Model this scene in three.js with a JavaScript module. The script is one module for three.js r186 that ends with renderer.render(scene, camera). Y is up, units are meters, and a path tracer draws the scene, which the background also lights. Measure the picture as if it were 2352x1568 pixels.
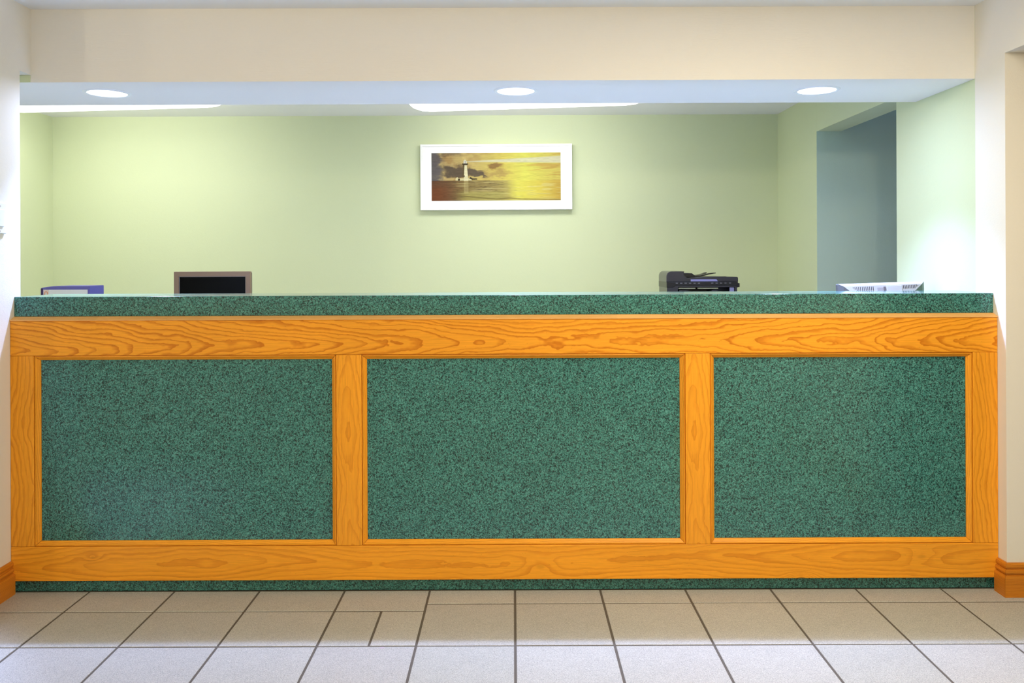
import * as THREE from 'three';
import { RoundedBoxGeometry } from 'three/addons/geometries/RoundedBoxGeometry.js';
import { mergeGeometries } from 'three/addons/utils/BufferGeometryUtils.js';
import { RectAreaLightUniformsLib } from 'three/addons/lights/RectAreaLightUniformsLib.js';

// ------------------------------------------------------------------ camera, exposure, light tuning
const W = 2352, H = 1568, F = 1900;
const CAM_Z = 3.17, EYE = 1.272;
const scene = new THREE.Scene();
scene.background = new THREE.Color(0x000000);
const camera = new THREE.PerspectiveCamera(2 * Math.atan(H / 2 / F) * 180 / Math.PI, W / H, 0.05, 50);
camera.position.set(0, EYE, CAM_Z);
camera.rotation.set(0, 0, -0.004);
camera.setViewOffset(W, H, -2, 187, W, H);
const renderer = new THREE.WebGLRenderer({ antialias: true });
renderer.toneMapping = THREE.LinearToneMapping;
renderer.toneMappingExposure = 1.0;
renderer.shadowMap.enabled = true;
RectAreaLightUniformsLib.init();

const LED_COLOR = [0.37, 0.51, 1.0], LED_POWER = 24;             // three recessed downlights over the counter, candela
const TUBE_COLOR = [1.0, 0.985, 0.95], TUBE_POWER = [9.5, 10.5];          // two fluorescent fittings in the back office
const LAMP_COLOR = [1.0, 0.89, 0.70];                           // warm white lamps of the lobby
const LOBBY_LAMPS = [[-3.42, 5.0, 6.0], [-3.75, 3.05, 1.6], [0.27, 3.75, 5.2]];   // globe lamps: x, z, candela
const PANEL = { x: 1.0, z: 1.25, w: 1.2, d: 0.6, power: 14 };      // flat ceiling panel between camera and counter

// ------------------------------------------------------------------ helpers
let seedState = 7;
const rnd = () => { seedState = (seedState * 1664525 + 1013904223) >>> 0; return seedState / 4294967296; };
function hash2(x, y, s) {
  let h = Math.imul(x, 374761393) ^ Math.imul(y, 668265263) ^ Math.imul(s + 11, 2147483647);
  h = Math.imul(h ^ (h >>> 13), 1274126177); h ^= h >>> 16;
  return (h >>> 0) / 4294967296;
}
function vnoise(x, y, s = 0, px = 0, py = 0) {                  // value noise, optional periods
  const xi = Math.floor(x), yi = Math.floor(y), fx = x - xi, fy = y - yi;
  const u = fx * fx * (3 - 2 * fx), v = fy * fy * (3 - 2 * fy);
  const wx = k => px ? ((k % px) + px) % px : k, wy = k => py ? ((k % py) + py) % py : k;
  const a = hash2(wx(xi), wy(yi), s), b = hash2(wx(xi + 1), wy(yi), s), c = hash2(wx(xi), wy(yi + 1), s), d = hash2(wx(xi + 1), wy(yi + 1), s);
  return a + (b - a) * u + (c - a) * v + (a - b - c + d) * u * v;
}
const clamp01 = t => Math.min(1, Math.max(0, t));
const smooth = (a, b, t) => { t = clamp01((t - a) / (b - a)); return t * t * (3 - 2 * t); };
const mix = (a, b, t) => a + (b - a) * t;
const toS = l => { l = clamp01(l); return 255 * (l <= 0.0031308 ? 12.92 * l : 1.055 * Math.pow(l, 1 / 2.4) - 0.055); };
const lin = (r, g, b) => { const c = new THREE.Color().setRGB(r / 255, g / 255, b / 255, THREE.SRGBColorSpace); return [c.r, c.g, c.b]; };
function dataTexture(w, h, fn, srgb = true) {                  // fn(i, j) -> [r, g, b] linear if srgb
  const d = new Uint8Array(w * h * 4);
  for (let j = 0; j < h; j++) for (let i = 0; i < w; i++) {
    const c = fn(i, j), k = (j * w + i) * 4;
    for (let q = 0; q < 3; q++) d[k + q] = srgb ? toS(c[q]) : 255 * clamp01(c[q]);
    d[k + 3] = 255;
  }
  const t = new THREE.DataTexture(d, w, h, THREE.RGBAFormat);
  t.wrapS = t.wrapT = THREE.RepeatWrapping; t.magFilter = THREE.LinearFilter; t.minFilter = THREE.LinearMipmapLinearFilter; t.generateMipmaps = true;
  if (srgb) t.colorSpace = THREE.SRGBColorSpace;
  t.needsUpdate = true; return t;
}
const used = {};
function numbered(name) { const n = used[name] = (used[name] ?? -1) + 1; return n ? `${name}_${String(n).padStart(3, '0')}` : name; }
function shade(m) { m.castShadow = true; m.receiveShadow = true; return m; }
function part(name, geo, mat, parent, label) {
  const m = shade(new THREE.Mesh(Array.isArray(geo) ? mergeGeometries(geo) : geo, mat));
  parent.userData._n ??= {};
  const n = parent.userData._n[name] = (parent.userData._n[name] ?? -1) + 1;
  m.name = n ? `${name}_${String(n).padStart(3, '0')}` : name;
  if (label) m.userData.label = label;
  parent.add(m); return m;
}
function thing(name, label, category, pos = [0, 0, 0], group) {
  const g = new THREE.Group(); g.name = numbered(name); g.position.set(...pos);
  g.userData = { label, category, kind: 'thing' }; if (group) g.userData.group = group;
  scene.add(g); return g;
}
function structure(name, label) { const g = new THREE.Group(); g.name = numbered(name); g.userData = { kind: 'structure', label, category: name.split('_')[0] }; scene.add(g); return g; }
function box(x0, x1, y0, y1, z0, z1, r = 0, seg = 2) {
  const w = x1 - x0, h = y1 - y0, d = z1 - z0;
  let g = r > 0 ? new RoundedBoxGeometry(w, h, d, seg, Math.min(r, w / 2.05, h / 2.05, d / 2.05)) : new THREE.BoxGeometry(w, h, d);
  g.translate((x0 + x1) / 2, (y0 + y1) / 2, (z0 + z1) / 2);
  g = g.index ? g.toNonIndexed() : g; metricUV(g); return g;
}
// uv in metres by the way each face points; `along` puts u on that axis
function metricUV(g, along = 'x', su = 1, sv = 1, u0 = 0, v0 = 0) {
  if (!g.attributes.normal) g.computeVertexNormals();
  const p = g.attributes.position, uv = new Float32Array(p.count * 2);
  const a = new THREE.Vector3(), b = new THREE.Vector3(), c = new THREE.Vector3(), n = new THREE.Vector3();
  for (let i = 0; i < p.count; i += 3) {
    a.fromBufferAttribute(p, i); b.fromBufferAttribute(p, i + 1); c.fromBufferAttribute(p, i + 2);
    n.copy(b).sub(a).cross(c.clone().sub(a));
    const ax = Math.abs(n.x), ay = Math.abs(n.y), az = Math.abs(n.z);
    for (const [k, v] of [[i, a], [i + 1, b], [i + 2, c]]) {
      let u, w;
      if (along === 'y') { u = v.y; w = az >= ax ? v.x : v.z; if (ay > ax && ay > az) { u = v.z; w = v.x; } }
      else if (along === 'z') { u = v.z; w = ax >= ay ? v.y : v.x; if (az > ax && az > ay) { u = v.x; w = v.y; } }
      else { u = v.x; w = az >= ay ? v.y : v.z; if (ax > ay && ax > az) { u = v.z; w = v.y; } }
      uv[2 * k] = (u - u0) / su; uv[2 * k + 1] = (w - v0) / sv;
    }
  }
  g.setAttribute('uv', new THREE.BufferAttribute(uv, 2)); return g;
}
function mat(c, rough = 0.7, o = {}) { const m = new THREE.MeshPhysicalMaterial({ roughness: rough, ...o }); m.color.setRGB(...c); return m; }
function tri(verts) { const g = new THREE.BufferGeometry(); g.setAttribute('position', new THREE.Float32BufferAttribute(verts.flat(), 3)); g.computeVertexNormals(); return g; }
// solid between two equal rings of points, with end caps (fan)
function loft(rings, cap = true) {
  const v = [], n = rings[0].length;
  for (let k = 0; k + 1 < rings.length; k++) for (let i = 0; i < n; i++) {
    const a = rings[k][i], b = rings[k][(i + 1) % n], c = rings[k + 1][(i + 1) % n], d = rings[k + 1][i];
    v.push(a, b, c, a, c, d);
  }
  if (cap) {
    const f = (r, flip) => { const s = THREE.ShapeUtils.triangulateShape(project(r), []); for (const [i, j, k] of s) flip ? v.push(r[k], r[j], r[i]) : v.push(r[i], r[j], r[k]); };
    f(rings[0], true); f(rings[rings.length - 1], false);
  }
  return metricUV(tri(v));
}
function project(r) {                                          // drop the axis with the least spread
  const sp = [0, 1, 2].map(k => Math.max(...r.map(p => p[k])) - Math.min(...r.map(p => p[k])));
  const drop = sp.indexOf(Math.min(...sp)), ks = [0, 1, 2].filter(k => k !== drop);
  return r.map(p => new THREE.Vector2(p[ks[0]], p[ks[1]]));
}
function extrude(pts, depth, holes = [], bevel = 0) {
  const s = pts instanceof THREE.Shape ? pts : new THREE.Shape(pts.map(p => new THREE.Vector2(...p)));
  for (const h of holes) s.holes.push(new THREE.Path(h.map(p => new THREE.Vector2(...p))));
  const g = new THREE.ExtrudeGeometry(s, { depth, bevelEnabled: bevel > 0, bevelSize: bevel, bevelThickness: bevel, bevelSegments: 2, bevelOffset: -bevel, curveSegments: 10 });
  return g.index ? g.toNonIndexed() : g;
}

// ------------------------------------------------------------------ textures
// plain-sawn pine: growth rings cut by the face of the board. all lengths in metres
function woodTexture(w, h, len, wid, o) {
  const knots = o.knots || [], sp = o.spacing, s = o.seed;
  return dataTexture(w, h, (i, j) => {
    const x = (i + 0.5) / w * len, y = (j + 0.5) / h * wid;
    const yc = o.pith + 0.022 * (vnoise(x / 0.9, 3.1, s) - 0.5) * 2, depth = o.depth(x) + o.wander * (vnoise(x / 0.38, 9.7, s + 1) - 0.5);
    let r = Math.sqrt((y - yc) * (y - yc) * 0.6 + o.tip * o.tip) + depth;      // long V-shaped arches along the board
    r += o.wave * ((vnoise(x / 0.13, y / 0.05, s + 2) - 0.5) + 0.5 * (vnoise(x / 0.05, y / 0.016, s + 3) - 0.5) + 0.14 * (vnoise(x / 0.012, y / 0.006, s + 8) - 0.5));
    let core = 0;
    for (const [kx, ky, kr, amp] of knots) {
      const dx = (x - kx) / 2.2, dy = y - ky, q = Math.sqrt(dx * dx + dy * dy) / kr;
      r += amp * Math.exp(-q * q * 0.7);
      core = Math.max(core, smooth(0.42, 0.1, q) * (amp > 0.03 ? 0.9 : 0.25));
    }
    const t = r / sp, f = t - Math.floor(t), ring = Math.floor(t);
    const wide = 0.36 + 0.34 * hash2(ring, 5, s);
    let late = smooth(1 - wide, 1 - wide * 0.35, f) * (1 - smooth(0.955, 1.0, f)) * (0.45 + 0.55 * hash2(ring, 9, s));
    const edge = smooth(0.82, 0.93, f) * (1 - smooth(0.96, 1.0, f)) * 0.35;
    late = clamp01(late * o.contrast + edge * o.contrast);
    const fibre = (vnoise(x / 0.05, y / 0.0012, s + 4) - 0.5) * 0.16 + (vnoise(x / 0.02, y / 0.0007, s + 5) - 0.5) * 0.10;
    const blotch = 1 + 0.12 * (vnoise(x / 0.35, y / 0.09, s + 6) - 0.5) + fibre;
    const pore = hash2(i, j, s + 30) > 0.9994 ? 0.55 : 1;
    const c = [0, 1, 2].map(k => mix(o.light[k], o.dark[k], late) * blotch * pore * (1 - 0.62 * core));
    return c;
  });
}
const PINE_LIGHT = [0.87, 0.355, 0.022], PINE_DARK = [0.60, 0.182, 0.006];
const ramp = pts => x => { let k = 0; while (k < pts.length - 2 && x > pts[k + 1][0]) k++; const [a, b] = [pts[k], pts[k + 1]]; return a[1] + (b[1] - a[1]) * (x - a[0]) / (b[0] - a[0]); };
const topRailTex = woodTexture(2048, 128, 3.8, 0.16, {
  seed: 21, spacing: 0.0128, pith: 0.036, tip: 0.014, wander: 0.016, wave: 0.015, contrast: 0.88, light: PINE_LIGHT, dark: PINE_DARK,
  depth: ramp([[0, 0], [0.9, 0.125], [1.75, 0.205], [2.1, 0.215], [2.7, 0.20], [3.25, 0.155], [3.8, 0.07]]),
});
const bottomRailTex = woodTexture(2048, 128, 3.8, 0.16, {
  seed: 64, spacing: 0.0125, pith: 0.075, tip: 0.016, wander: 0.012, wave: 0.009, contrast: 0.46, light: PINE_LIGHT, dark: PINE_DARK,
  depth: ramp([[0, 0.09], [0.3, 0.055], [0.75, 0.045], [1.35, 0.085], [1.9, 0.08], [2.6, 0.085], [3.2, 0.045], [3.8, 0.04]]),
  knots: [[0.315, 0.095, 0.012, 0.02], [2.03, 0.052, 0.028, 0.028], [3.03, 0.003, 0.022, 0.06], [3.49, 0.085, 0.026, 0.024]],
});
const stileTex = woodTexture(1024, 512, 0.82, 0.44, {
  seed: 5, spacing: 0.0135, pith: 0.22, tip: 0.014, wander: 0.03, wave: 0.014, contrast: 0.5, light: PINE_LIGHT, dark: PINE_DARK,
  depth: ramp([[0, 0.02], [0.25, 0.05], [0.45, 0.03], [0.82, 0.06]]),
});
const capTex = woodTexture(1024, 64, 1.6, 0.1, {  // paler peach pine: the highlight on the sloped strip, put into its colour
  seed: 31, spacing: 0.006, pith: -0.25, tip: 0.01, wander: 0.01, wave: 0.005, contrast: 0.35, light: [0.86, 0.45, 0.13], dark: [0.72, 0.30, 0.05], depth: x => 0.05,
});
const straightTex = woodTexture(1024, 256, 1.6, 0.2, {
  seed: 88, spacing: 0.0042, pith: -0.25, tip: 0.01, wander: 0.01, wave: 0.004, contrast: 0.5, light: PINE_LIGHT, dark: PINE_DARK, depth: x => 0.05,
});
// green speckled laminate, 1.3 m square, seamless
const LAM = 1.3;
const laminateTex = (() => {
  const n = 2048, per = mm => Math.round(LAM * 1000 / mm);
  const P9 = per(5.2), P5 = per(3.1), P3 = per(1.95), P2 = per(1.3), PB = per(55);
  return dataTexture(n, n, (i, j) => {
    const x = i / n, y = j / n;
    const wx = (vnoise(x * P9, y * P9, 1, P9, P9) - 0.5) * 0.0040, wy = (vnoise(x * P9, y * P9, 2, P9, P9) - 0.5) * 0.0040;
    const X = x + wx, Y = y + wy;
    const a = vnoise(X * P5, Y * P5, 3, P5, P5), b = vnoise(X * P3, Y * P3, 4, P3, P3), c = vnoise(X * P2, Y * P2, 5, P2, P2);
    const tone = 0.40 * a + 0.36 * b + 0.24 * c;
    const ridge = 1 - Math.abs(2 * vnoise(X * P3, Y * P3, 6, P3, P3) - 1);
    const dark = smooth(0.49, 0.35, tone), light = smooth(0.50, 0.72, tone) * (0.35 + 0.65 * smooth(0.5, 0.95, ridge));
    const brown = smooth(0.58, 0.85, vnoise(X * P5, Y * P5, 7, P5, P5)) * 0.6, big = vnoise(x * PB, y * PB, 9, PB, PB) - 0.5;
    let col = [0.040, 0.185, 0.160];
    const L = [0.140, 0.395, 0.345], D = [0.017, 0.034, 0.034], B = [0.085, 0.120, 0.105];
    col = col.map((v, k) => mix(v, B[k], brown * (1 - light)));
    col = col.map((v, k) => mix(v, L[k], light));
    col = col.map((v, k) => mix(v, D[k], dark * 0.95) * (1 + 0.10 * big));
    return col;
  });
})();
// speckled ceramic floor tile, 0.33 m
const tileTex = dataTexture(512, 512, (i, j) => {
  const f = vnoise(i / 2.3, j / 2.3, 40) * 0.6 + vnoise(i / 1.1, j / 1.1, 41) * 0.4, m = vnoise(i / 60, j / 60, 42) - 0.5;
  const k = 1 + (f - 0.5) * 0.95 + 0.05 * m - (hash2(i >> 1, j >> 1, 44) > 0.985 ? 0.14 : 0);
  return [0.465 * k, 0.445 * k, 0.385 * k];
});
const tileBump = dataTexture(512, 512, (i, j) => { const v = 0.5 + 0.5 * (vnoise(i / 2.3, j / 2.3, 40) - 0.5) + 0.3 * (vnoise(i / 9, j / 9, 45) - 0.5); return [v, v, v]; }, false);
// roller-painted plaster
const paintBump = dataTexture(512, 512, (i, j) => { const v = 0.5 + 0.5 * (vnoise(i / 3, j / 3, 50, 0, 0) - 0.5) + 0.35 * (vnoise(i / 14, j / 14, 51) - 0.5); return [v, v, v]; }, false);
paintBump.repeat.set(2.5, 2.5);

// ------------------------------------------------------------------ materials
const paint = (c, rough = 0.75) => mat(c, rough, { bumpMap: paintBump, bumpScale: 0.00035, specularIntensity: 0.35 });
const M = {
  beige: paint([0.82, 0.775, 0.67], 0.6),
  cream: paint([0.85, 0.82, 0.74], 0.6),
  green: paint([0.65, 0.71, 0.455], 0.6),
  sage: paint([0.62, 0.80, 0.68], 0.6),
  white: paint([0.86, 0.83, 0.765], 0.8),
  ceiling: paint([0.87, 0.87, 0.87], 0.85),
  grout: mat([0.115, 0.095, 0.07], 0.9),
  tile: mat([1, 1, 1], 0.5, { map: tileTex, bumpMap: tileBump, bumpScale: 0.0006, specularIntensity: 0.5 }),
  laminate: mat([1, 1, 1], 0.16, { map: laminateTex, specularIntensity: 0.8 }),
  laminateTop: mat([1, 1, 1], 0.08, { map: laminateTex, specularIntensity: 1 }),
  skirting: mat([0.72, 0.62, 0.80], 0.36, { map: straightTex, specularIntensity: 0.5 }),  // straight pine tinted darker, standing in for weaker light on the boards
  topRail: mat([1, 1, 1], 0.38, { map: topRailTex, specularIntensity: 0.5 }),
  bottomRail: mat([1, 1, 1], 0.38, { map: bottomRailTex, specularIntensity: 0.5 }),
  stile: mat([1, 1, 1], 0.38, { map: stileTex, specularIntensity: 0.5 }),
  straight: mat([1, 1, 1], 0.36, { map: straightTex, specularIntensity: 0.5 }),
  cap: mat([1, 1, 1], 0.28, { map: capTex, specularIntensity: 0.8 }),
  whitePlastic: mat([0.86, 0.86, 0.85], 0.35),
  whiteFrame: mat([0.93, 0.93, 0.92], 0.3),
  mount: mat([0.95, 0.95, 0.93], 0.6),
  greyPlastic: mat([0.048, 0.046, 0.055], 0.22),
  darkPlastic: mat([0.012, 0.012, 0.014], 0.3),
  blackScreen: mat([0.002, 0.002, 0.002], 0.12, { specularIntensity: 0.2 }),
  bronze: mat([0.33, 0.22, 0.155], 0.3, { metalness: 0.35 }),
  deskTop: mat([0.72, 0.71, 0.68], 0.5),
  lcdShell: mat([0.34, 0.33, 0.31], 0.45),
  lcdDark: mat([0.10, 0.105, 0.11], 0.5),
};
const glow = (c, k) => { const m = new THREE.MeshStandardMaterial({ roughness: 0.6 }); m.color.setRGB(0.8, 0.8, 0.8); m.emissive.setRGB(...c); m.emissiveIntensity = k; return m; };

// ------------------------------------------------------------------ the setting
const XL = -1.929, XR = 1.857, CEIL = 2.285, ZBACK = -2.62, XBACKL = -3.218, BEAM_Y = 1.992, BEAM_Z0 = -0.15, BEAM_Z1 = -0.64;
const XFAR = -5.2, ZFRONT = 6.6, XEND = 3.7;
{
  const c = structure('ceiling', 'flat white ceiling over the lobby and the back office');
  part('ceiling_slab', box(XFAR - 0.2, XEND + 0.2, CEIL, CEIL + 0.15, ZBACK - 0.2, ZFRONT + 0.2), M.ceiling, c);

  const b = structure('wall_header', 'beige header beam above the reception counter with a white underside');
  const bg = new THREE.BoxGeometry(XR - XBACKL, CEIL - BEAM_Y, BEAM_Z0 - BEAM_Z1); bg.translate((XR + XBACKL) / 2, (CEIL + BEAM_Y) / 2, (BEAM_Z0 + BEAM_Z1) / 2);
  part('beam', bg, [M.green, M.green, M.ceiling, M.white, M.cream, M.green], b);
  part('filler_block', box(XL - 0.5, XL, 2.021, CEIL, BEAM_Z0, -0.07), M.beige, b);
  part('painted_edge', box(XL - 0.5, XL - 0.004, BEAM_Y, 2.0205, BEAM_Z0, BEAM_Z0 + 0.002), M.green, b, 'narrow strip of green paint at the end of the beam');

  const bk = structure('wall_back', 'pale green back wall of the office behind the counter');
  part('plaster', box(XBACKL - 0.15, XR + 0.15, 0, CEIL, ZBACK - 0.15, ZBACK), M.green, bk);
  const bl = structure('wall_office_left', 'green side wall at the far left of the office');
  part('plaster', box(XBACKL - 0.15, XBACKL, 0, CEIL, ZBACK, -0.07), M.green, bl);

  const l = structure('wall_left', 'beige wall end left of the reception counter');
  part('plaster', box(XFAR, XL, 0, CEIL, -0.07, 0.5), M.beige, l);
  const fl = structure('wall_lobby_left', 'beige lobby wall beyond the left opening');
  part('plaster', box(XFAR - 0.15, XFAR, 0, CEIL, 0.5, ZFRONT), M.beige, fl);
  const ff = structure('wall_front', 'beige lobby wall facing the counter');
  part('plaster', box(XFAR - 0.15, XEND, 0, CEIL, ZFRONT, ZFRONT + 0.15), M.beige, ff);

  const r = structure('wall_right', 'right wall, green in the office and beige in the lobby');
  part('green_section', [box(XR, XR + 0.15, 0, CEIL, -0.83, -0.149), box(XR, XR + 0.15, 2.05, CEIL, -1.88, -0.83), box(XR, XR + 0.15, 0, CEIL, ZBACK, -1.881)], M.green, r, 'green painted section with a plain doorway');
  part('beige_section', [box(XR, XR + 0.15, 0, CEIL, -0.149, 0.053), box(XR, XR + 0.15, 2.045, CEIL, 0.053, 1.07), box(XR, XR + 0.15, 0, CEIL, 1.07, ZFRONT)], M.beige, r, 'beige painted section with an opening');
  const co = structure('wall_passage', 'walls of the side passages behind the right wall');
  part('sage_wall', [box(XR + 0.15, XEND, 0, CEIL, -2.03, -1.88), box(XR + 0.0005, XR + 0.15, 0, 2.05, -1.881, -1.88)], M.sage, co, 'grey green wall seen through the office doorway');
  part('passage_wall', [box(XEND, XEND + 0.15, 0, CEIL, -2.03, 1.6), box(XR + 0.15, XEND, 0, CEIL, -0.25, -0.1), box(XR + 0.15, XEND, 0, CEIL, 1.45, 1.6)], M.beige, co);
}

// floor: grout bed with every visible tile a mesh of its own
{
  const f = structure('floor', 'square ceramic floor tiles with dark grout joints');
  part('grout_bed', box(XFAR - 0.2, XEND + 0.2, -0.12, -0.0025, ZBACK - 0.2, ZFRONT + 0.2), M.grout, f);
  const P = 0.3282, G = 0.0042, X0 = 0.003;                        // pitch, half joint, a joint's x
  const shapes = {};
  const tileMats = [0, 1, 2, 3].map(k => { const m = M.tile.clone(); m.map = tileTex.clone(); m.map.needsUpdate = true; m.map.offset.set(k * 0.27, k * 0.41); const t = [1, 0.975, 1.02, 0.96][k]; m.color.setRGB(t, t * [1, 0.995, 1.0, 1.01][k], t); return m; });
  function tileGeo(w, d) {
    const key = w.toFixed(3) + 'x' + d.toFixed(3);
    if (!shapes[key]) {
      const c = 0.0022, h = 0.012;                                 // worn, chamfered edge
      const ring = (ins, y) => [[-w / 2 + ins, y, -d / 2 + ins], [-w / 2 + ins, y, d / 2 - ins], [w / 2 - ins, y, d / 2 - ins], [w / 2 - ins, y, -d / 2 + ins]];
      const g = loft([ring(0, -h), ring(0, -c * 0.6), ring(c, 0)]);
      metricUV(g, 'x', 0.33, 0.33, -w / 2, -d / 2); shapes[key] = g;
    }
    return shapes[key];
  }
  let first;
  function tile(x0, x1, z0, z1) {
    x0 += G; x1 -= G; z0 += G; z1 -= G;
    const t = part('tile', tileGeo(x1 - x0, z1 - z0), tileMats[Math.floor(rnd() * 4)], f);
    t.position.set((x0 + x1) / 2, (rnd() - 0.5) * 0.0008, (z0 + z1) / 2); return t;
  }
  const xs = []; for (let k = -6; k < 11; k++) xs.push([X0 + k * P, X0 + (k + 1) * P]);
  for (const [a, b] of xs) {
    const x0 = Math.max(a, XL + 0.001), x1 = Math.min(b, XEND), leftSide = b < X0 - P + 0.01;
    if (leftSide) {                                              // narrower cut rows on the left half
      tile(x0, x1, -0.022, 0.166);
      if (b > X0 - P - 0.01) { tile(x0, -0.482, 0.166, 0.439); tile(-0.482, x1, 0.166, 0.439); } else tile(x0, x1, 0.166, 0.439);
    } else { tile(x0, x1, -0.022, 0.105); tile(x0, x1, 0.105, 0.439); }
    const t = tile(x0, x1, 0.439, 0.767); if (Math.abs(b - (X0 - P)) < 0.01) first = t;
    tile(x0, x1, 0.767, 1.095);
  }
  const chip = new THREE.CylinderGeometry(0.5, 0.5, 1, 14); chip.scale(0.016, 0.0004, 0.012);
  const cm = part('stain', chip, mat([0.50, 0.40, 0.42], 0.6), first, 'small pinkish stain'); cm.position.set(-0.435 - first.position.x, 0.0003, 0.452 - first.position.z);
  part('office_floor', box(XBACKL, XEND, -0.002, 0, ZBACK, -0.165), mat([0.60, 0.58, 0.54], 0.6), f, 'pale floor behind the counter');
  const rest = [];                                               // lobby floor around and behind the camera, outside the picture
  for (let k = -16; k < 12; k++) for (let q = -7; q < 20; q++) {
    const x0 = X0 + k * P + G, z0 = 0.439 + q * P + G, x1 = x0 + P - 2 * G, z1 = z0 + P - 2 * G;
    if (z1 > ZFRONT || x1 > XEND || (z0 < 1.09 && x0 > XL - P * 0.9) || (x0 < XL && z0 < 0.45) || z0 < -0.1) continue;
    rest.push(tileGeo(x1 - x0, z1 - z0).clone().translate((x0 + x1) / 2, 0, (z0 + z1) / 2));
  }
  const s = part('floor_tiles', rest, tileMats[0], f); s.userData.kind = 'stuff';
}

// baseboards
const BB = [[0, 0.126], [0.005, 0.126], [0.0105, 0.121], [0.012, 0.114], [0.0105, 0.108], [0.0065, 0.1045], [0.0065, 0.102], [0.013, 0.099], [0.015, 0.092], [0.013, 0.0865], [0.0085, 0.083], [0.0085, 0.081], [0.016, 0.078], [0.018, 0.070], [0.018, 0], [0, 0]];
{
  const bl = structure('baseboard_left', 'varnished pine baseboard along the left wall');
  const ring = z => BB.map(([t, y]) => [XL + t, y, z]);
  part('board', metricUV(loft([ring(0.5), ring(0.0005)]), 'z', 1.6, 0.2, 0, 0.02), M.skirting, bl);
  const br = structure('baseboard_right', 'varnished pine baseboard wrapping the right wall corner');
  part('board', metricUV(loft([BB.map(([t, y]) => [XR - t, y, 0.0005]), BB.map(([t, y]) => [XR - t, y, 0.053 + t])]), 'z', 1.6, 0.2, 0, 0.07), M.skirting, br);
  part('board', metricUV(loft([BB.map(([t, y]) => [XR - t + 0.0004, y, 0.0535 + t]), BB.map(([t, y]) => [XR + 0.15, y, 0.0535 + t])]), 'x', 1.6, 0.2, 0, 0.11), M.skirting, br);
  const b3 = structure('baseboard_right', 'varnished pine baseboard along the lobby right wall');
  part('board', metricUV(loft([BB.map(([t, y]) => [XR - t, y, 1.07]), BB.map(([t, y]) => [XR - t, y, ZFRONT])]), 'z', 1.6, 0.2, 0, 0.07), M.skirting, b3);
}

// ------------------------------------------------------------------ reception counter
const Y_KICK = 0.0485, Y_R1 = 0.180, Y_R2 = 0.912, Y_CAP0 = 1.045, Y_CAP1 = 1.061, Y_TOP = 1.137;
{
  const c = thing('reception_counter', 'long pine framed reception counter with three green speckled panels', 'counter');
  const e = 0.0006;
  part('body', box(XL + e, XR - e, 0.02, Y_CAP1 - 0.002, -0.16, -0.045), M.lcdDark, c);
  part('kick_plate', metricUV(box(XL + 0.001, XR - 0.001, 0.0008, Y_KICK + 0.01, -0.045, -0.026), 'x', LAM, LAM, 0.3, 0.41), M.laminate, c, 'recessed green speckled kick plate');
  const rail = (y0, y1) => box(XL + e, XR - e, y0, y1, -0.045, 0, 0.0022);
  part('bottom_rail', metricUV(rail(Y_KICK, Y_R1), 'x', 3.8, 0.16, XL, Y_KICK - 0.004), M.bottomRail, c);
  part('top_rail', metricUV(rail(Y_R2, Y_CAP0), 'x', 3.8, 0.16, XL, Y_R2 - 0.006), M.topRail, c);
  const stile = (x0, x1, v) => part('stile', metricUV(box(x0, x1, Y_R1 + 0.0006, Y_R2 - 0.0006, -0.045, 0, 0.0022), 'y', 0.82, 0.44, Y_R1 - 0.02, x0 - v), M.stile, c);
  stile(XL + e, -1.8385, 0.005); stile(-0.680, -0.582, 0.175); stile(0.659, 0.754, 0.188); stile(1.761, XR - e, 0.325);
  // cap strip: a sloped lipped moulding under the countertop
  const cap = x => [[-0.045, Y_CAP0 + 0.0002], [0.0, Y_CAP0 + 0.0002], [0.0026, Y_CAP0 + 0.0012], [0.0026, Y_CAP0 + 0.0032], [-0.026, Y_CAP1 - 0.0004], [-0.045, Y_CAP1 - 0.0004]].map(([z, y]) => [x, y, z]);
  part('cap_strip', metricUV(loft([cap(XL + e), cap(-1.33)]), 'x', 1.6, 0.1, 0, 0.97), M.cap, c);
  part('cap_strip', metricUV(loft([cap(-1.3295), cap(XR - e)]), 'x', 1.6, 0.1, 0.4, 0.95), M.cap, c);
  const bays = [[-1.8385, -0.680], [-0.582, 0.659], [0.754, 1.761]];
  const PZ = -0.020, PROF = [[0, -0.03], [0, -0.004], [0.0004, -0.007], [0.0020, -0.007], [0.0024, -0.0022], [0.0048, -0.0016], [0.0056, -0.0042], [0.0175, PZ + 0.004], [0.0180, PZ + 0.0015], [0.0180, -0.03]];
  bays.forEach(([x0, x1], i) => {
    part('panel', metricUV(box(x0 + 0.002, x1 - 0.002, Y_R1 + 0.002, Y_R2 - 0.002, -0.045, PZ), 'x', LAM, LAM, i * 0.37, i * 0.63), M.laminate, c, ['left green speckled panel', 'middle green speckled panel', 'right green speckled panel'][i]);
    const A = x0 + 0.0004, B = x1 - 0.0004, C = Y_R1 + 0.0004, D = Y_R2 - 0.0004;
    const K = 0.0007, m = (f, g, along, v) => part('moulding', metricUV(loft([PROF.map(f), PROF.map(g)]), along, 1.6, 0.2, i * 0.33, v), M.straight, c);
    m(([o, z]) => [A + o + K, C + o, z], ([o, z]) => [B - o - K, C + o, z], 'x', 0.1);
    m(([o, z]) => [B - o - K, D - o, z], ([o, z]) => [A + o + K, D - o, z], 'x', 0.3);
    m(([o, z]) => [A + o, D - o - K, z], ([o, z]) => [A + o, C + o + K, z], 'y', 0.16);
    m(([o, z]) => [B - o, C + o + K, z], ([o, z]) => [B - o, D - o - K, z], 'y', 0.06);
  });
}
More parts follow.
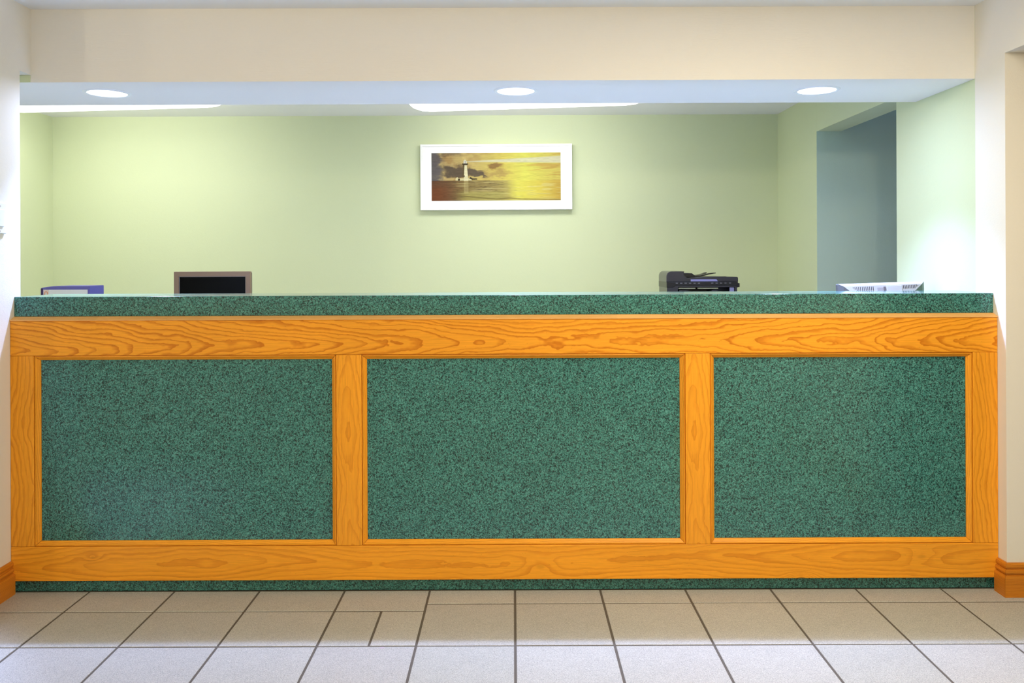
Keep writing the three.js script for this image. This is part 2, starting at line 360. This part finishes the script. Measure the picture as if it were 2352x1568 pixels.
{
  const t = thing('countertop', 'green speckled countertop ledge running the whole length of the counter', 'countertop', [0, Y_CAP1, 0]);
  const a = box(XL + 0.0006, XR - 0.0006, 0, Y_TOP - Y_CAP1, -0.30, -0.0305, 0.002);
  part('ledge', metricUV(a, 'x', LAM, LAM, 0.1, 0.2), M.laminateTop, t);
  part('front_edge', metricUV(box(XL + 0.0006, XR - 0.0006, 0.0004, Y_TOP - Y_CAP1 - 0.0006, -0.031, -0.0285, 0.0007), 'x', LAM, LAM, 0.55, 0.33), M.laminate, t);
}

// hidden work surfaces that carry the office things
function desk(label, x0, x1, z0, z1, y) {
  const d = thing('work_desk', label, 'desk', [(x0 + x1) / 2, 0, (z0 + z1) / 2]);
  const w = (x1 - x0) / 2, q = (z1 - z0) / 2;
  part('desk_top', box(-w, w, y - 0.03, y, -q, q, 0.003), M.deskTop, d);
  for (const sx of [-1, 0, 1]) part('support', box(sx * (w - 0.03) - 0.015, sx * (w - 0.03) + 0.015, 0, y - 0.03, -q + 0.03, q - 0.05, 0.002), M.deskTop, d);
}
const BACK_DESK = 0.80, FRONT_DESK = 0.76;
desk('plain work desk against the green back wall under the printer', XBACKL + 0.02, XR - 0.02, ZBACK + 0.01, -1.56, BACK_DESK);
desk('plain clerk desk directly behind the reception counter', XL + 0.1, XR - 0.02, -0.92, -0.31, FRONT_DESK);

// ------------------------------------------------------------------ lights with their fittings
function downlight(x, z, label, y = BEAM_Y, power = LED_POWER, group = 'recessed downlights in the beam', cone = 50, soft = 1, spill = 130) {
  const d = thing('downlight', label, 'downlight', [x, y, z], group);
  const pts = [[0.078, 0.004], [0.078, -0.0025], [0.082, -0.005], [0.090, -0.0045], [0.095, -0.0005], [0.095, 0.0]].map(p => new THREE.Vector2(...p));
  part('trim_ring', new THREE.LatheGeometry(pts, 48), M.whitePlastic, d);
  const l = new THREE.CylinderGeometry(0.0785, 0.0785, 0.003, 48); l.translate(0, -0.0016, 0);
  part('lens', l, glow([0.9, 0.96, 1.0], 2.2), d);
  const a = new THREE.SpotLight(0xffffff, power, 0, Math.PI * cone / 180, soft, 2);
  a.color.setRGB(...LED_COLOR); a.position.y = -0.006; a.target.position.y = -1; a.castShadow = true; a.shadow.radius = 0.9; d.add(a, a.target);
  if (spill) { const b = new THREE.RectAreaLight(0xffffff, spill, 0.135, 0.135); b.color.setRGB(...LED_COLOR).lerp(new THREE.Color(1, 1, 1), 0.3); b.rotation.x = -Math.PI / 2; b.position.y = -0.007; b.castShadow = true; d.add(b); }   // wide spill of the frosted lens
}
downlight(-1.728, -0.36, 'round white recessed downlight at the left end of the beam');
downlight(0.015, -0.35, 'round white recessed downlight in the middle of the beam, above the picture');
downlight(1.300, -0.36, 'round white recessed downlight right of the picture, toward the right wall');
downlight(-2.25, 1.1, 'added unseen lamp in the ceiling of the alcove left of the counter', CEIL, 42, 'added unseen lamps in the lobby ceiling', 24, 0.5, 0);  // unseen lamp added for the bright floor pool that the left panel mirrors

function tubeFitting(x, z, turn, label, power) {
  const d = thing('fluorescent_fitting', label, 'ceiling light', [x, CEIL, z], 'fluorescent fittings on the office ceiling');
  d.rotation.y = turn; d.position.y = CEIL - 0.0005;
  part('housing', box(-0.70, 0.70, -0.035, 0, -0.12, 0.12, 0.004), M.whitePlastic, d);
  const s = []; const n = 14;                                   // wraparound diffuser with rounded ends
  for (let k = 0; k <= n; k++) { const a = Math.PI * k / n; s.push([Math.cos(a) * 0.125, -0.03 - Math.sin(a) ** 0.6 * 0.068]); }
  s.push([-0.10, -0.028], [0.10, -0.028]);
  const ring = (xx, k) => s.map(([z2, y]) => [xx, -0.03 + (y + 0.03) * k, z2 * (0.55 + 0.45 * k)]);
  part('diffuser', loft([[-0.725, 0.05], [-0.718, 0.35], [-0.695, 0.7], [-0.65, 0.93], [-0.59, 1], [0.59, 1], [0.65, 0.93], [0.695, 0.7], [0.718, 0.35], [0.725, 0.05]].map(q => ring(...q))), glow([1, 1, 0.97], 3.0), d);
  const a = new THREE.RectAreaLight(0xffffff, power, 1.26, 0.2);
  a.color.setRGB(...TUBE_COLOR); a.rotation.x = -Math.PI / 2; a.position.y = -0.102; a.castShadow = true; d.add(a);
  const e = new THREE.RectAreaLight(0xffffff, power * 1.5, 1.2, 0.055); e.color.setRGB(...TUBE_COLOR); e.position.set(0, -0.062, -0.135); e.castShadow = true; d.add(e);   // the diffuser's flank toward the wall
}
tubeFitting(-2.43, -1.80, -0.12, 'long glowing fluorescent fitting at the left, cut off by the left wall', TUBE_POWER[0]);
tubeFitting(0.08, -1.80, -0.15, 'long glowing fluorescent fitting on the ceiling above the framed picture', TUBE_POWER[1]);

LOBBY_LAMPS.forEach(([x, z, cd], i) => {
  const label = ['warm globe lamp on the lobby ceiling, far left near the front wall', 'warm globe lamp on the lobby ceiling, in the left part of the lobby', 'warm globe lamp on the lobby ceiling, behind the camera'][i];
  const d = thing('globe_lamp', label, 'ceiling light', [x, CEIL, z], 'globe lamps on the lobby ceiling');
  part('base', new THREE.CylinderGeometry(0.08, 0.09, 0.03, 32).translate(0, -0.015, 0), M.whitePlastic, d);
  part('globe', new THREE.SphereGeometry(0.1, 32, 20).translate(0, -0.12, 0), glow(LAMP_COLOR, 2.5), d);
  const p = new THREE.PointLight(0xffffff, cd, 0, 2); p.color.setRGB(...LAMP_COLOR); p.position.y = -0.12; p.castShadow = true; p.shadow.radius = 2; d.add(p);
});

{
  const d = thing('ceiling_panel', 'flat square lit panel on the lobby ceiling in front of the counter', 'ceiling light', [PANEL.x, CEIL - 0.0005, PANEL.z]);
  const w = PANEL.w / 2, q = PANEL.d / 2;
  part('frame', extrude([[-w - 0.02, -q - 0.02], [w + 0.02, -q - 0.02], [w + 0.02, q + 0.02], [-w - 0.02, q + 0.02]], 0.012, [[[-w, -q], [-w, q], [w, q], [w, -q]]]).rotateX(Math.PI / 2), M.whitePlastic, d);
  part('diffuser', box(-w, w, -0.008, -0.002, -q, q), glow(LAMP_COLOR, 2.5), d);
  const a = new THREE.RectAreaLight(0xffffff, PANEL.power, PANEL.w, PANEL.d); a.color.setRGB(...LAMP_COLOR); a.rotation.x = -Math.PI / 2; a.position.y = -0.0125; a.castShadow = true; d.add(a);
}

// ------------------------------------------------------------------ framed picture
{
  const cx = -0.113, cy = 1.850, w = 1.055, h = 0.457, z = ZBACK;
  const p = thing('framed_picture', 'white framed panoramic picture of a lighthouse over a golden sea', 'picture', [cx, cy, z + 0.004]);
  p.rotation.z = 0.002;
  const fw = 0.016, fd = 0.042;
  const bar = (a, b, c, d2) => {                                  // mitred frame bar, outer edge a-b, inner edge d-c
    const r = zz => [a, b, c, d2].map(q => [q[0], q[1], zz]);
    return loft([r(0), r(fd - 0.003), [a, b, c, d2].map((q, k) => [q[0] * (k < 2 ? 0.997 : 1.003), q[1] * (k < 2 ? 0.993 : 1.006), fd])]);
  };
  const o = [[-w / 2, -h / 2], [w / 2, -h / 2], [w / 2, h / 2], [-w / 2, h / 2]], n = [[-w / 2 + fw, -h / 2 + fw], [w / 2 - fw, -h / 2 + fw], [w / 2 - fw, h / 2 - fw], [-w / 2 + fw, h / 2 - fw]];
  for (let k = 0; k < 4; k++) { const q = (k + 1) % 4; part('frame_bar', bar(o[k], o[q], n[q], n[k]), M.whiteFrame, p); }
  part('mount', box(-w / 2 + fw - 0.002, w / 2 - fw + 0.002, -h / 2 + fw - 0.002, h / 2 - fw + 0.002, 0, fd - 0.008), M.mount, p, 'wide white mount');
  const pw = 0.898, ph = 0.332, CW = 1024, CH = 384;
  const lerpStops = (st, x) => { let k = 0; while (k < st.length - 2 && x > st[k + 1][0]) k++; const a = st[k], b = st[k + 1], t = clamp01((x - a[0]) / (b[0] - a[0])); return [1, 2, 3].map(q => mix(a[q], b[q], t)); };
  const fbm = (x, y, q) => 0.5 * vnoise(x, y, q) + 0.25 * vnoise(x * 2.1, y * 2.1, q + 1) + 0.15 * vnoise(x * 4.3, y * 4.3, q + 2) + 0.1 * vnoise(x * 9, y * 9, q + 3);
  const blend = (c, d, t) => c.map((v, k) => mix(v, d[k], clamp01(t)));
  const inPoly = (u, v, P) => { let r = false; for (let a = 0, b = P.length - 1; a < P.length; b = a++) if ((P[a][1] > v) !== (P[b][1] > v) && u < (P[b][0] - P[a][0]) * (v - P[a][1]) / (P[b][1] - P[a][1]) + P[a][0]) r = !r; return r; };
  const tower = [[0.249, 0.585], [0.2555, 0.245], [0.2735, 0.245], [0.2845, 0.585]], shadeSide = [[0.240, 0.51], [0.243, 0.245], [0.2565, 0.245], [0.2515, 0.51]];
  const house = [[0.186, 0.58], [0.186, 0.535], [0.198, 0.505], [0.212, 0.53], [0.31, 0.525], [0.312, 0.58]], jetty = [[0.29, 0.53], [0.302, 0.505], [0.318, 0.532], [0.352, 0.536], [0.354, 0.558], [0.315, 0.565]];
  const tex = dataTexture(CW, CH, (i, j) => {                        // the print: u to the right, v downwards
    const u = (i + 0.5) / CW, v = 1 - (j + 0.5) / CH;
    let c;
    if (v < 0.58) {
      c = lerpStops([[0, 150, 128, 92], [0.1, 196, 166, 104], [0.35, 208, 182, 100], [0.55, 222, 200, 92], [0.72, 232, 224, 96], [1, 216, 194, 92]], u);
      const n = fbm(u * 9 + 3, v * 7, 70), n2 = fbm(u * 16, v * 12, 80), st = fbm(u * 5 - v * 2, v * 26 + u * 3, 90);
      c = blend(c, [226, 196, 120], smooth(0.5, 0.75, n2) * smooth(0.5, 0.15, u) * 0.7);
      c = blend(c, [168, 128, 72], smooth(0.48, 0.7, n) * smooth(0.6, 0.1, u) * 0.6);
      const cloud = (g, q, k = 1) => k * smooth(0.10, 0.80, g * (0.35 + 1.15 * q)), wu = u + 0.10 * (n - 0.5) + 0.05 * (n2 - 0.5), wv = v + 0.22 * (fbm(u * 11, v * 6, 60) - 0.5) + 0.05 * (n2 - 0.5), bump = (x, y, a, b) => Math.exp(-(((wu - x) / a) ** 2) - (((wv - y) / b) ** 2));
      c = blend(c, [178, 146, 84], cloud(bump(0.52, 0.43, 0.10, 0.06), n, 0.7));
      c = blend(c, [92, 78, 62], cloud(Math.max(bump(0.17, 0.37, 0.11, 0.10), bump(0.28, 0.44, 0.12, 0.06), bump(0.37, 0.48, 0.07, 0.03)) * 1.25, n * 0.6 + n2 * 0.5, 0.9));
      c = blend(c, [120, 98, 70], cloud(bump(0.14, 0.03, 0.10, 0.06), n2, 0.7));
      c = blend(c, [146, 108, 60], cloud(bump(0.49, 0.27, 0.05, 0.09) * 1.2, n2 * 0.7 + n * 0.4, 0.85));
      c = blend(c, [98, 92, 92], 0.85 * smooth(0.095, 0.03, u + 0.09 * (n2 - 0.5) - 0.03 * v));
      c = blend(c, [214, 186, 112], 0.6 * Math.exp(-(((u - 0.068 - 0.06 * v) / 0.012) ** 2)) * smooth(0.35, 0.6, n2) );
      c = blend(c, [206, 164, 76], smooth(0.5, 0.68, st) * smooth(0.62, 0.85, u) * 0.75);
      const tp = mix(0.17, 0.065, (u - 0.28) / 0.72), bt = mix(0.19, 0.215, (u - 0.28) / 0.72);
      if (u > 0.27) c = blend(c, [226, 220, 186], smooth(tp - 0.012, tp + 0.02, v) * smooth(bt + 0.012, bt - 0.012, v) * 0.8);
    } else {
      c = lerpStops([[0, 112, 72, 46], [0.12, 120, 84, 52], [0.25, 140, 116, 66], [0.5, 166, 146, 84], [0.58, 190, 172, 92], [0.66, 236, 224, 94], [0.8, 234, 214, 88], [1, 212, 174, 74]], u + 0.03 * (vnoise(v * 60, u * 4, 71) - 0.5));
      const rip = vnoise(u * 22, v * 150, 72) * 0.6 + vnoise(u * 60, v * 260, 73) * 0.4;
      c = blend(c, [78, 66, 40], smooth(0.55, 0.8, rip) * 0.55 * smooth(0.62, 0.5, u));
      c = blend(c, [226, 212, 140], smooth(0.6, 0.85, vnoise(u * 9, v * 60, 74)) * 0.5 * smooth(0.1, 0.3, u));
      c = blend(c, [138, 74, 38], 0.6 * smooth(0.2, 0.02, u) * smooth(0.64, 0.8, v));
      c = blend(c, [190, 180, 92], 0.6 * smooth(0.78, 0.84, v) * smooth(0.16, 0.3, u) * smooth(0.62, 0.5, u));
      if (u > 0.25 && u < 0.285 && v < 0.84) c = blend(c, [216, 200, 130], 0.55 * (0.4 + 0.6 * vnoise(u * 30, v * 160, 75)));
      const crest = 0.895 + 0.075 * smooth(0.15, 0.55, u) + 0.012 * smooth(0.6, 1, u) - 0.02 * Math.exp(-(((u - 0.6) / 0.06) ** 2));
      c = blend(c, [104, 86, 42], 0.6 * Math.exp(-(((v - crest) / 0.010) ** 2)) * smooth(0.14, 0.24, u));
      if (v < 0.588 && u < 0.45) c = blend(c, [70, 58, 36], 0.7);
    }
    if (inPoly(u, v, house)) c = [222, 208, 148];
    if (inPoly(u, v, jetty)) c = [72, 60, 36];
    if (((u - 0.212) / 0.008) ** 2 + ((v - 0.558) / 0.024) ** 2 < 1) c = [72, 60, 36];
    if (inPoly(u, v, shadeSide)) c = [96, 80, 48];
    if (inPoly(u, v, tower)) c = [236, 224, 170];
    if (u > 0.236 && u < 0.284 && v > 0.222 && v < 0.242) c = [66, 54, 32];
    if (u > 0.241 && u < 0.278 && v > 0.242 && v < 0.256) c = [84, 70, 42];
    if (u > 0.247 && u < 0.272 && v > 0.172 && v < 0.222) c = (Math.floor(u * 240) % 3 === 0) ? [110, 94, 58] : [244, 238, 214];
    if (inPoly(u, v, [[0.244, 0.174], [0.2595, 0.135], [0.275, 0.174]])) c = [226, 214, 170];
    if (u > 0.2515 && u < 0.257 && v > 0.47 && v < 0.505) c = [84, 70, 42];
    const grain = 1 + 0.10 * (vnoise(u * 40, v * 190, 61) - 0.5) + 0.06 * (vnoise(u * 7, v * 70, 62) - 0.5);
    return lin(c[0] * grain, c[1] * grain * 1.02, Math.min(255, c[2] * grain * 1.08));
  });
  const pg = new THREE.BoxGeometry(pw, ph, 0.001); pg.translate(-0.001, 0.002, fd - 0.0075);
  part('print', pg, mat([0.70, 0.70, 0.70], 0.55, { map: tex, specularIntensity: 0.3 }), p, 'golden sunset sea with a white lighthouse');
}

// ------------------------------------------------------------------ black printer on the back desk
{
  const zf = CAM_Z - 4.87, x0 = 0.9045, k = 0.0002834;             // front face; crop units -> metres
  const top = 1.201, D = 0.27, base = BACK_DESK;
  const p = thing('printer', 'black multifunction printer with a document feeder, against the back wall', 'printer', [x0 + 0.211, base, zf - D / 2]);
  const X = c => (c - 460) * k - 0.211, Y = c => top - (c - 208) * k - base, ZF = D / 2;
  const put = (g, dz = 0) => metricUV(g.translate(0, 0, dz));
  // body below the scanner, open at the front for the paper
  const cav = [[X(700), Y(540)], [X(1880), Y(540)], [X(1880), Y(1000)], [X(700), Y(1000)]];
  part('body', put(extrude([[X(470), 0], [X(1930), 0], [X(1930), Y(480)], [X(470), Y(480)]], D - 0.012, [cav], 0.003), -ZF + 0.006), M.greyPlastic, p);
  part('paper_bay', box(X(700), X(1880), Y(1000), Y(540), -ZF + 0.02, ZF - 0.10), M.darkPlastic, p);
  part('output_tray', [put(extrude([[X(730), Y(600)], [X(900), Y(600)], [X(960), Y(628)], [X(1360), Y(628)], [X(1430), Y(596)], [X(1520), Y(596)], [X(1520), Y(660)], [X(730), Y(660)]], 0.09), ZF - 0.098)], M.greyPlastic, p);
  part('green_bar', [box(X(715), X(1070), Y(572), Y(552), ZF - 0.03, ZF - 0.012, 0.002), box(X(1115), X(1545), Y(572), Y(552), ZF - 0.03, ZF - 0.012, 0.002)], mat([0.45, 0.50, 0.33], 0.3), p, 'pale green bar');  // pale green line across the paper opening, drawn as coloured bars
  part('side_strip', box(X(1775), X(1868), 0.12, Y(545), ZF - 0.02, ZF - 0.004, 0.003), mat([0.26, 0.26, 0.48], 0.35), p, 'lavender grey strip');
  // control band with buttons
  part('control_band', put(extrude([[X(462), Y(545)], [X(600), Y(545)], [X(640), Y(512)], [X(1900), Y(512)], [X(1930), Y(545)], [X(1945), Y(545)], [X(1945), Y(428)], [X(462), Y(428)]], D - 0.01, [], 0.003), -ZF + 0.006), M.darkPlastic, p);
  for (let i = 0; i < 13; i++) { const c = 650 + i * 92; if (c > 1180 && c < 1360) continue; part('button', box(X(c), X(c + 46), Y(462), Y(446), ZF - 0.004, ZF + 0.0025, 0.0015), mat([0.20, 0.20, 0.24], 0.4), p); }
  part('hinge_knob', box(X(1945), X(1990), Y(540), Y(455), ZF - 0.05, ZF - 0.01, 0.003), M.darkPlastic, p);
  // lid with the feeder hump
  const s = new THREE.Shape(); s.moveTo(X(460), Y(426)); s.lineTo(X(1952), Y(426)); s.lineTo(X(1952), Y(355)); s.quadraticCurveTo(X(1950), Y(326), X(1915), Y(326)); s.lineTo(X(1720), Y(326)); s.lineTo(X(1690), Y(318)); s.lineTo(X(1320), Y(318));
  s.lineTo(X(910), Y(345)); s.quadraticCurveTo(X(835), Y(322), X(822), Y(262)); s.lineTo(X(832), Y(208)); s.lineTo(X(570), Y(208)); s.quadraticCurveTo(X(460), Y(210), X(460), Y(330));
  const lid = part('lid', put(extrude(s, D - 0.02, [], 0.003), -ZF + 0.012), M.greyPlastic, p);
  part('label_strip', put(extrude([[X(965), Y(416)], [X(1530), Y(416)], [X(1500), Y(374)], [X(965), Y(374)]], 0.002), ZF - 0.0062), mat([0.30, 0.30, 0.62], 0.4), lid, 'lavender strip on the lid front');
  part('feeder_cover', put(extrude([[X(835), Y(340)], [X(1130), Y(330)], [X(1105), Y(296)], [X(1050), Y(252)], [X(835), Y(248)]], D - 0.11, [], 0.002), -ZF + 0.03), M.darkPlastic, p);
  for (const [ex, ey, dz] of [[1425, 236, -0.06], [1545, 240, 0.03]]) {        // two thin curled paper guides
    const a = [[1110, 300], [1220, 297], [1310, 280], [1390, 254 + (ey - 236)], [ex, ey]], up = a.map(([c, d]) => [X(c), Y(d)]), dn = a.map(([c, d], i) => [X(c + 8), Y(d + (i < 4 ? 22 : 14))]).reverse();
    part('paper_guide', put(extrude([...up, ...dn], 0.06), dz - 0.03), M.darkPlastic, p);
  }
}

// ------------------------------------------------------------------ computer screen with a bronze bezel, facing the room
{
  const zf = CAM_Z - 4.83, xl = -1.980, w = 0.448, top = 1.212, h = 0.335;
  const m = thing('monitor', 'computer monitor with a black screen and bronze brown bezel', 'monitor', [xl + w / 2, BACK_DESK, zf - 0.03]);
  const t = top - BACK_DESK, b = t - h, bz = 0.0295;
  const outer = new THREE.Shape(); const r = 0.005;
  outer.moveTo(-w / 2 + r, b); outer.lineTo(w / 2 - r, b); outer.quadraticCurveTo(w / 2, b, w / 2, b + r); outer.lineTo(w / 2, t - r); outer.quadraticCurveTo(w / 2, t, w / 2 - r, t); outer.lineTo(-w / 2 + r, t); outer.quadraticCurveTo(-w / 2, t, -w / 2, t - r); outer.lineTo(-w / 2, b + r); outer.quadraticCurveTo(-w / 2, b, -w / 2 + r, b);
  part('bezel', metricUV(extrude(outer, 0.02, [[[-w / 2 + bz, b + bz + 0.015], [-w / 2 + bz, t - bz], [w / 2 - bz, t - bz], [w / 2 - bz, b + bz + 0.015]]], 0.0025).translate(0, 0, 0.01)), M.bronze, m);
  part('screen', box(-w / 2 + bz - 0.002, w / 2 - bz + 0.002, b + bz, t - bz + 0.002, 0.008, 0.024), M.blackScreen, m, 'switched-off black screen');
  part('screen_rim', metricUV(extrude([[-w / 2 + bz, b + bz + 0.014], [w / 2 - bz, b + bz + 0.014], [w / 2 - bz, t - bz], [-w / 2 + bz, t - bz]], 0.003, [[[-w / 2 + bz + 0.0025, b + bz + 0.0165], [-w / 2 + bz + 0.0025, t - bz - 0.0025], [w / 2 - bz - 0.0025, t - bz - 0.0025], [w / 2 - bz - 0.0025, b + bz + 0.0165]]]).translate(0, 0, 0.0242)), mat([0.30, 0.28, 0.30], 0.4), m);
  part('back_shell', box(-w / 2 + 0.004, w / 2 - 0.004, b + 0.004, t - 0.004, -0.02, 0.012, 0.008), M.lcdDark, m);
  part('neck', box(-0.035, 0.035, 0.012, b + 0.12, -0.045, -0.02, 0.006), M.lcdDark, m);
  part('foot', new THREE.CylinderGeometry(0.105, 0.11, 0.014, 40).translate(0, 0.007, -0.02), M.lcdDark, m);
}

// ------------------------------------------------------------------ white monitor seen from behind, tilted back
{
  const zc = CAM_Z - 3.66, k = 3.66 / F;
  const x0 = (1930.5 - 1178) * k, x1 = (2128 - 1178) * k, w = x1 - x0 - 0.004, top = 1.166;
  const m = thing('monitor', 'pale grey monitor turned away, its vented back toward the counter', 'monitor', [(x0 + x1) / 2, FRONT_DESK, zc]);
  m.rotation.z = 0.030; m.rotation.y = -0.03;
  const t = top - FRONT_DESK, h = 0.30, b = t - h;
  // outer rim, then a shell whose four facets slope in toward the back panel (toward +z, the customer side)
  const rect = (hw, y0, y1, z) => [[-hw, y0, z], [hw, y0, z], [hw, y1, z], [-hw, y1, z]];
  part('rim', box(-w / 2, w / 2, b, t - 0.002, -0.030, 0.0, 0.004), M.lcdDark, m);
  part('screen', box(-w / 2 + 0.018, w / 2 - 0.018, b + 0.02, t - 0.018, -0.0315, -0.028), M.blackScreen, m);
  const O = rect(w / 2 - 0.001, b + 0.001, t - 0.0005, 0), L1 = rect(w / 2 - 0.018, b + 0.012, t - 0.0105, 0.020), I = rect(w / 2 - 0.066, b + 0.05, t - 0.052, 0.029);
  const quad = (a, q, c, d) => [a, q, c, a, c, d];
  const lip = 0.013;                                             // rounded top edge, light put into its colour, and the big sloped top facet
  part('top_lip', metricUV(tri(quad(O[3], L1[3], L1[2], O[2]))), mat([0.42, 0.42, 0.43], 0.35), m, 'rounded top edge coloured paler for light from above');
  part('back_panel', metricUV(tri([...quad(L1[3], I[3], I[2], L1[2]), ...quad(I[0], I[1], I[2], I[3]), ...quad(L1[0], L1[1], I[1], I[0]), ...quad(O[0], O[1], L1[1], L1[0])])), M.lcdShell, m);
  const innerL = [...quad(O[0], L1[0], L1[3], O[3]), ...quad(L1[0], I[0], I[3], L1[3])], innerR = [...quad(O[1], O[2], L1[2], L1[1]), ...quad(L1[1], L1[2], I[2], I[1])];
  part('side_facet', metricUV(tri(innerL)), M.lcdDark, m, 'dark grey sloped side'); part('side_facet', metricUV(tri(innerR)), mat([0.075, 0.12, 0.085], 0.5), m, 'dark grey sloped side');  // left side coloured dark: shade on the pale shell, put into the colour
  const fy = t - 0.0105, slope = (0.029 - 0.020) / (0.052 - 0.0105), tilt = Math.atan(slope);
  const onTop = (g, x, s) => { g.rotateX(-tilt); g.translate(x, fy - s * Math.cos(tilt), 0.020 + s * Math.sin(tilt) + 0.0004); return g; };
  const vents = [];
  const slot = (x, s, len) => vents.push(onTop(new THREE.BoxGeometry(0.0028, len, 0.0014), x, s));
  for (let i = 0; i < 12; i++) slot(-0.130 + i * 0.0079, i < 2 ? 0.0075 + 0.003 * i : 0.0135, i < 1 ? 0.004 : i < 2 ? 0.011 : 0.017);
  for (let i = 0; i < 10; i++) slot(0.0885 + i * 0.0070, i > 7 ? 0.0065 : 0.0105, i > 8 ? 0.004 : i > 7 ? 0.009 : 0.0145);
  part('vent_slots', metricUV(mergeGeometries(vents.map(v => v.toNonIndexed()))), mat([0.05, 0.042, 0.04], 0.7), m, 'two rows of narrow vent slots').userData.kind = 'stuff';
  part('cover_plate', metricUV(onTop(new RoundedBoxGeometry(0.068, 0.045, 0.006, 2, 0.002).toNonIndexed(), 0.048, 0.026)), mat([0.37, 0.36, 0.34], 0.4), m);
  part('socket_recess', metricUV(onTop(new RoundedBoxGeometry(0.024, 0.030, 0.003, 2, 0.001).toNonIndexed(), -0.013, 0.024)), mat([0.24, 0.22, 0.22], 0.6), m, 'greyer recess with sockets');
  part('socket_strip', metricUV(onTop(new RoundedBoxGeometry(0.010, 0.034, 0.004, 2, 0.001).toNonIndexed(), 0.0065, 0.024)), mat([0.10, 0.085, 0.09], 0.6), m, 'dark strip beside the cover plate');
  part('neck', box(-0.03, 0.03, 0.012, b + 0.06, -0.012, 0.012, 0.005), M.lcdShell, m);
  part('foot', new THREE.CylinderGeometry(0.09, 0.10, 0.016, 40).translate(0, 0.0125, 0), M.lcdShell, m);
}

// ------------------------------------------------------------------ purple box with a white label
{
  const d = 4.83, k = d / F, x0 = (94 - 1178) * k, x1 = (206 - 1178) * k, w = x1 - x0, top = 1.131, q = 0.165;
  const b = thing('box', 'purple blue cardboard box with a white label, at the left end behind the counter', 'box', [(x0 + x1) / 2, BACK_DESK, CAM_Z - d - q / 2]);
  const t = top - BACK_DESK, s = new THREE.Shape(); s.moveTo(-w / 2, 0); s.lineTo(w / 2, 0); s.lineTo(w / 2, t); s.lineTo(-w / 2 + 0.10, t); s.quadraticCurveTo(-w / 2 + 0.045, t - 0.001, -w / 2, t - 0.011);
  part('carton', metricUV(extrude(s, q - 0.006, [], 0.0025).translate(0, 0, -q / 2 + 0.003)), mat([0.165, 0.145, 0.46], 0.45), b);
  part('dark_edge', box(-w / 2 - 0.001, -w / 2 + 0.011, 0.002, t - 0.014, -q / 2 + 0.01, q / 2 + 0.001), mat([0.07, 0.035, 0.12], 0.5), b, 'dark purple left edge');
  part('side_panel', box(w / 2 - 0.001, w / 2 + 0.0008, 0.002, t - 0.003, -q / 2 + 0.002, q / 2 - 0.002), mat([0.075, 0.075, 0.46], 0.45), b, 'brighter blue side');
  const cv = document.createElement('canvas'); cv.width = 512; cv.height = 256; const g = cv.getContext('2d');
  g.fillStyle = '#f3f0ec'; g.fillRect(0, 0, 512, 256); g.fillStyle = '#f3d9cc'; g.fillRect(0, 0, 62, 256);
  g.strokeStyle = '#e9a070'; g.lineWidth = 9; g.beginPath(); g.moveTo(14, 256); g.lineTo(14, 42); g.bezierCurveTo(14, 18, 48, 18, 48, 42); g.lineTo(48, 256); g.stroke();
  const tx = new THREE.CanvasTexture(cv); tx.colorSpace = THREE.SRGBColorSpace;
  const lg = new THREE.BoxGeometry(0.258, 0.125, 0.001); lg.translate(-w / 2 + 0.0145 + 0.129, t - 0.0215 - 0.0625, q / 2 + 0.0012);
  part('paper_label', lg, mat([1, 1, 1], 0.6, { map: tx }), b, 'white paper label with an orange arch at its left');
}

// ------------------------------------------------------------------ light switch on the left wall end
{
  const s = thing('light_switch', 'white light switch plate on the left wall', 'light switch', [XL, 1.437, 0.066]);
  part('plate', box(0, 0.008, -0.058, 0.058, -0.036, 0.036, 0.003), M.whitePlastic, s);
  part('rocker', box(0.006, 0.012, -0.032, 0.032, -0.016, 0.016, 0.002), M.whitePlastic, s);
  for (const y of [-0.046, 0.046]) part('screw', new THREE.CylinderGeometry(0.003, 0.003, 0.002, 14).rotateZ(Math.PI / 2).translate(0.0085, y, 0), M.whitePlastic, s);
}
scene.traverse(o => { delete o.userData._n; });
renderer.render(scene, camera);
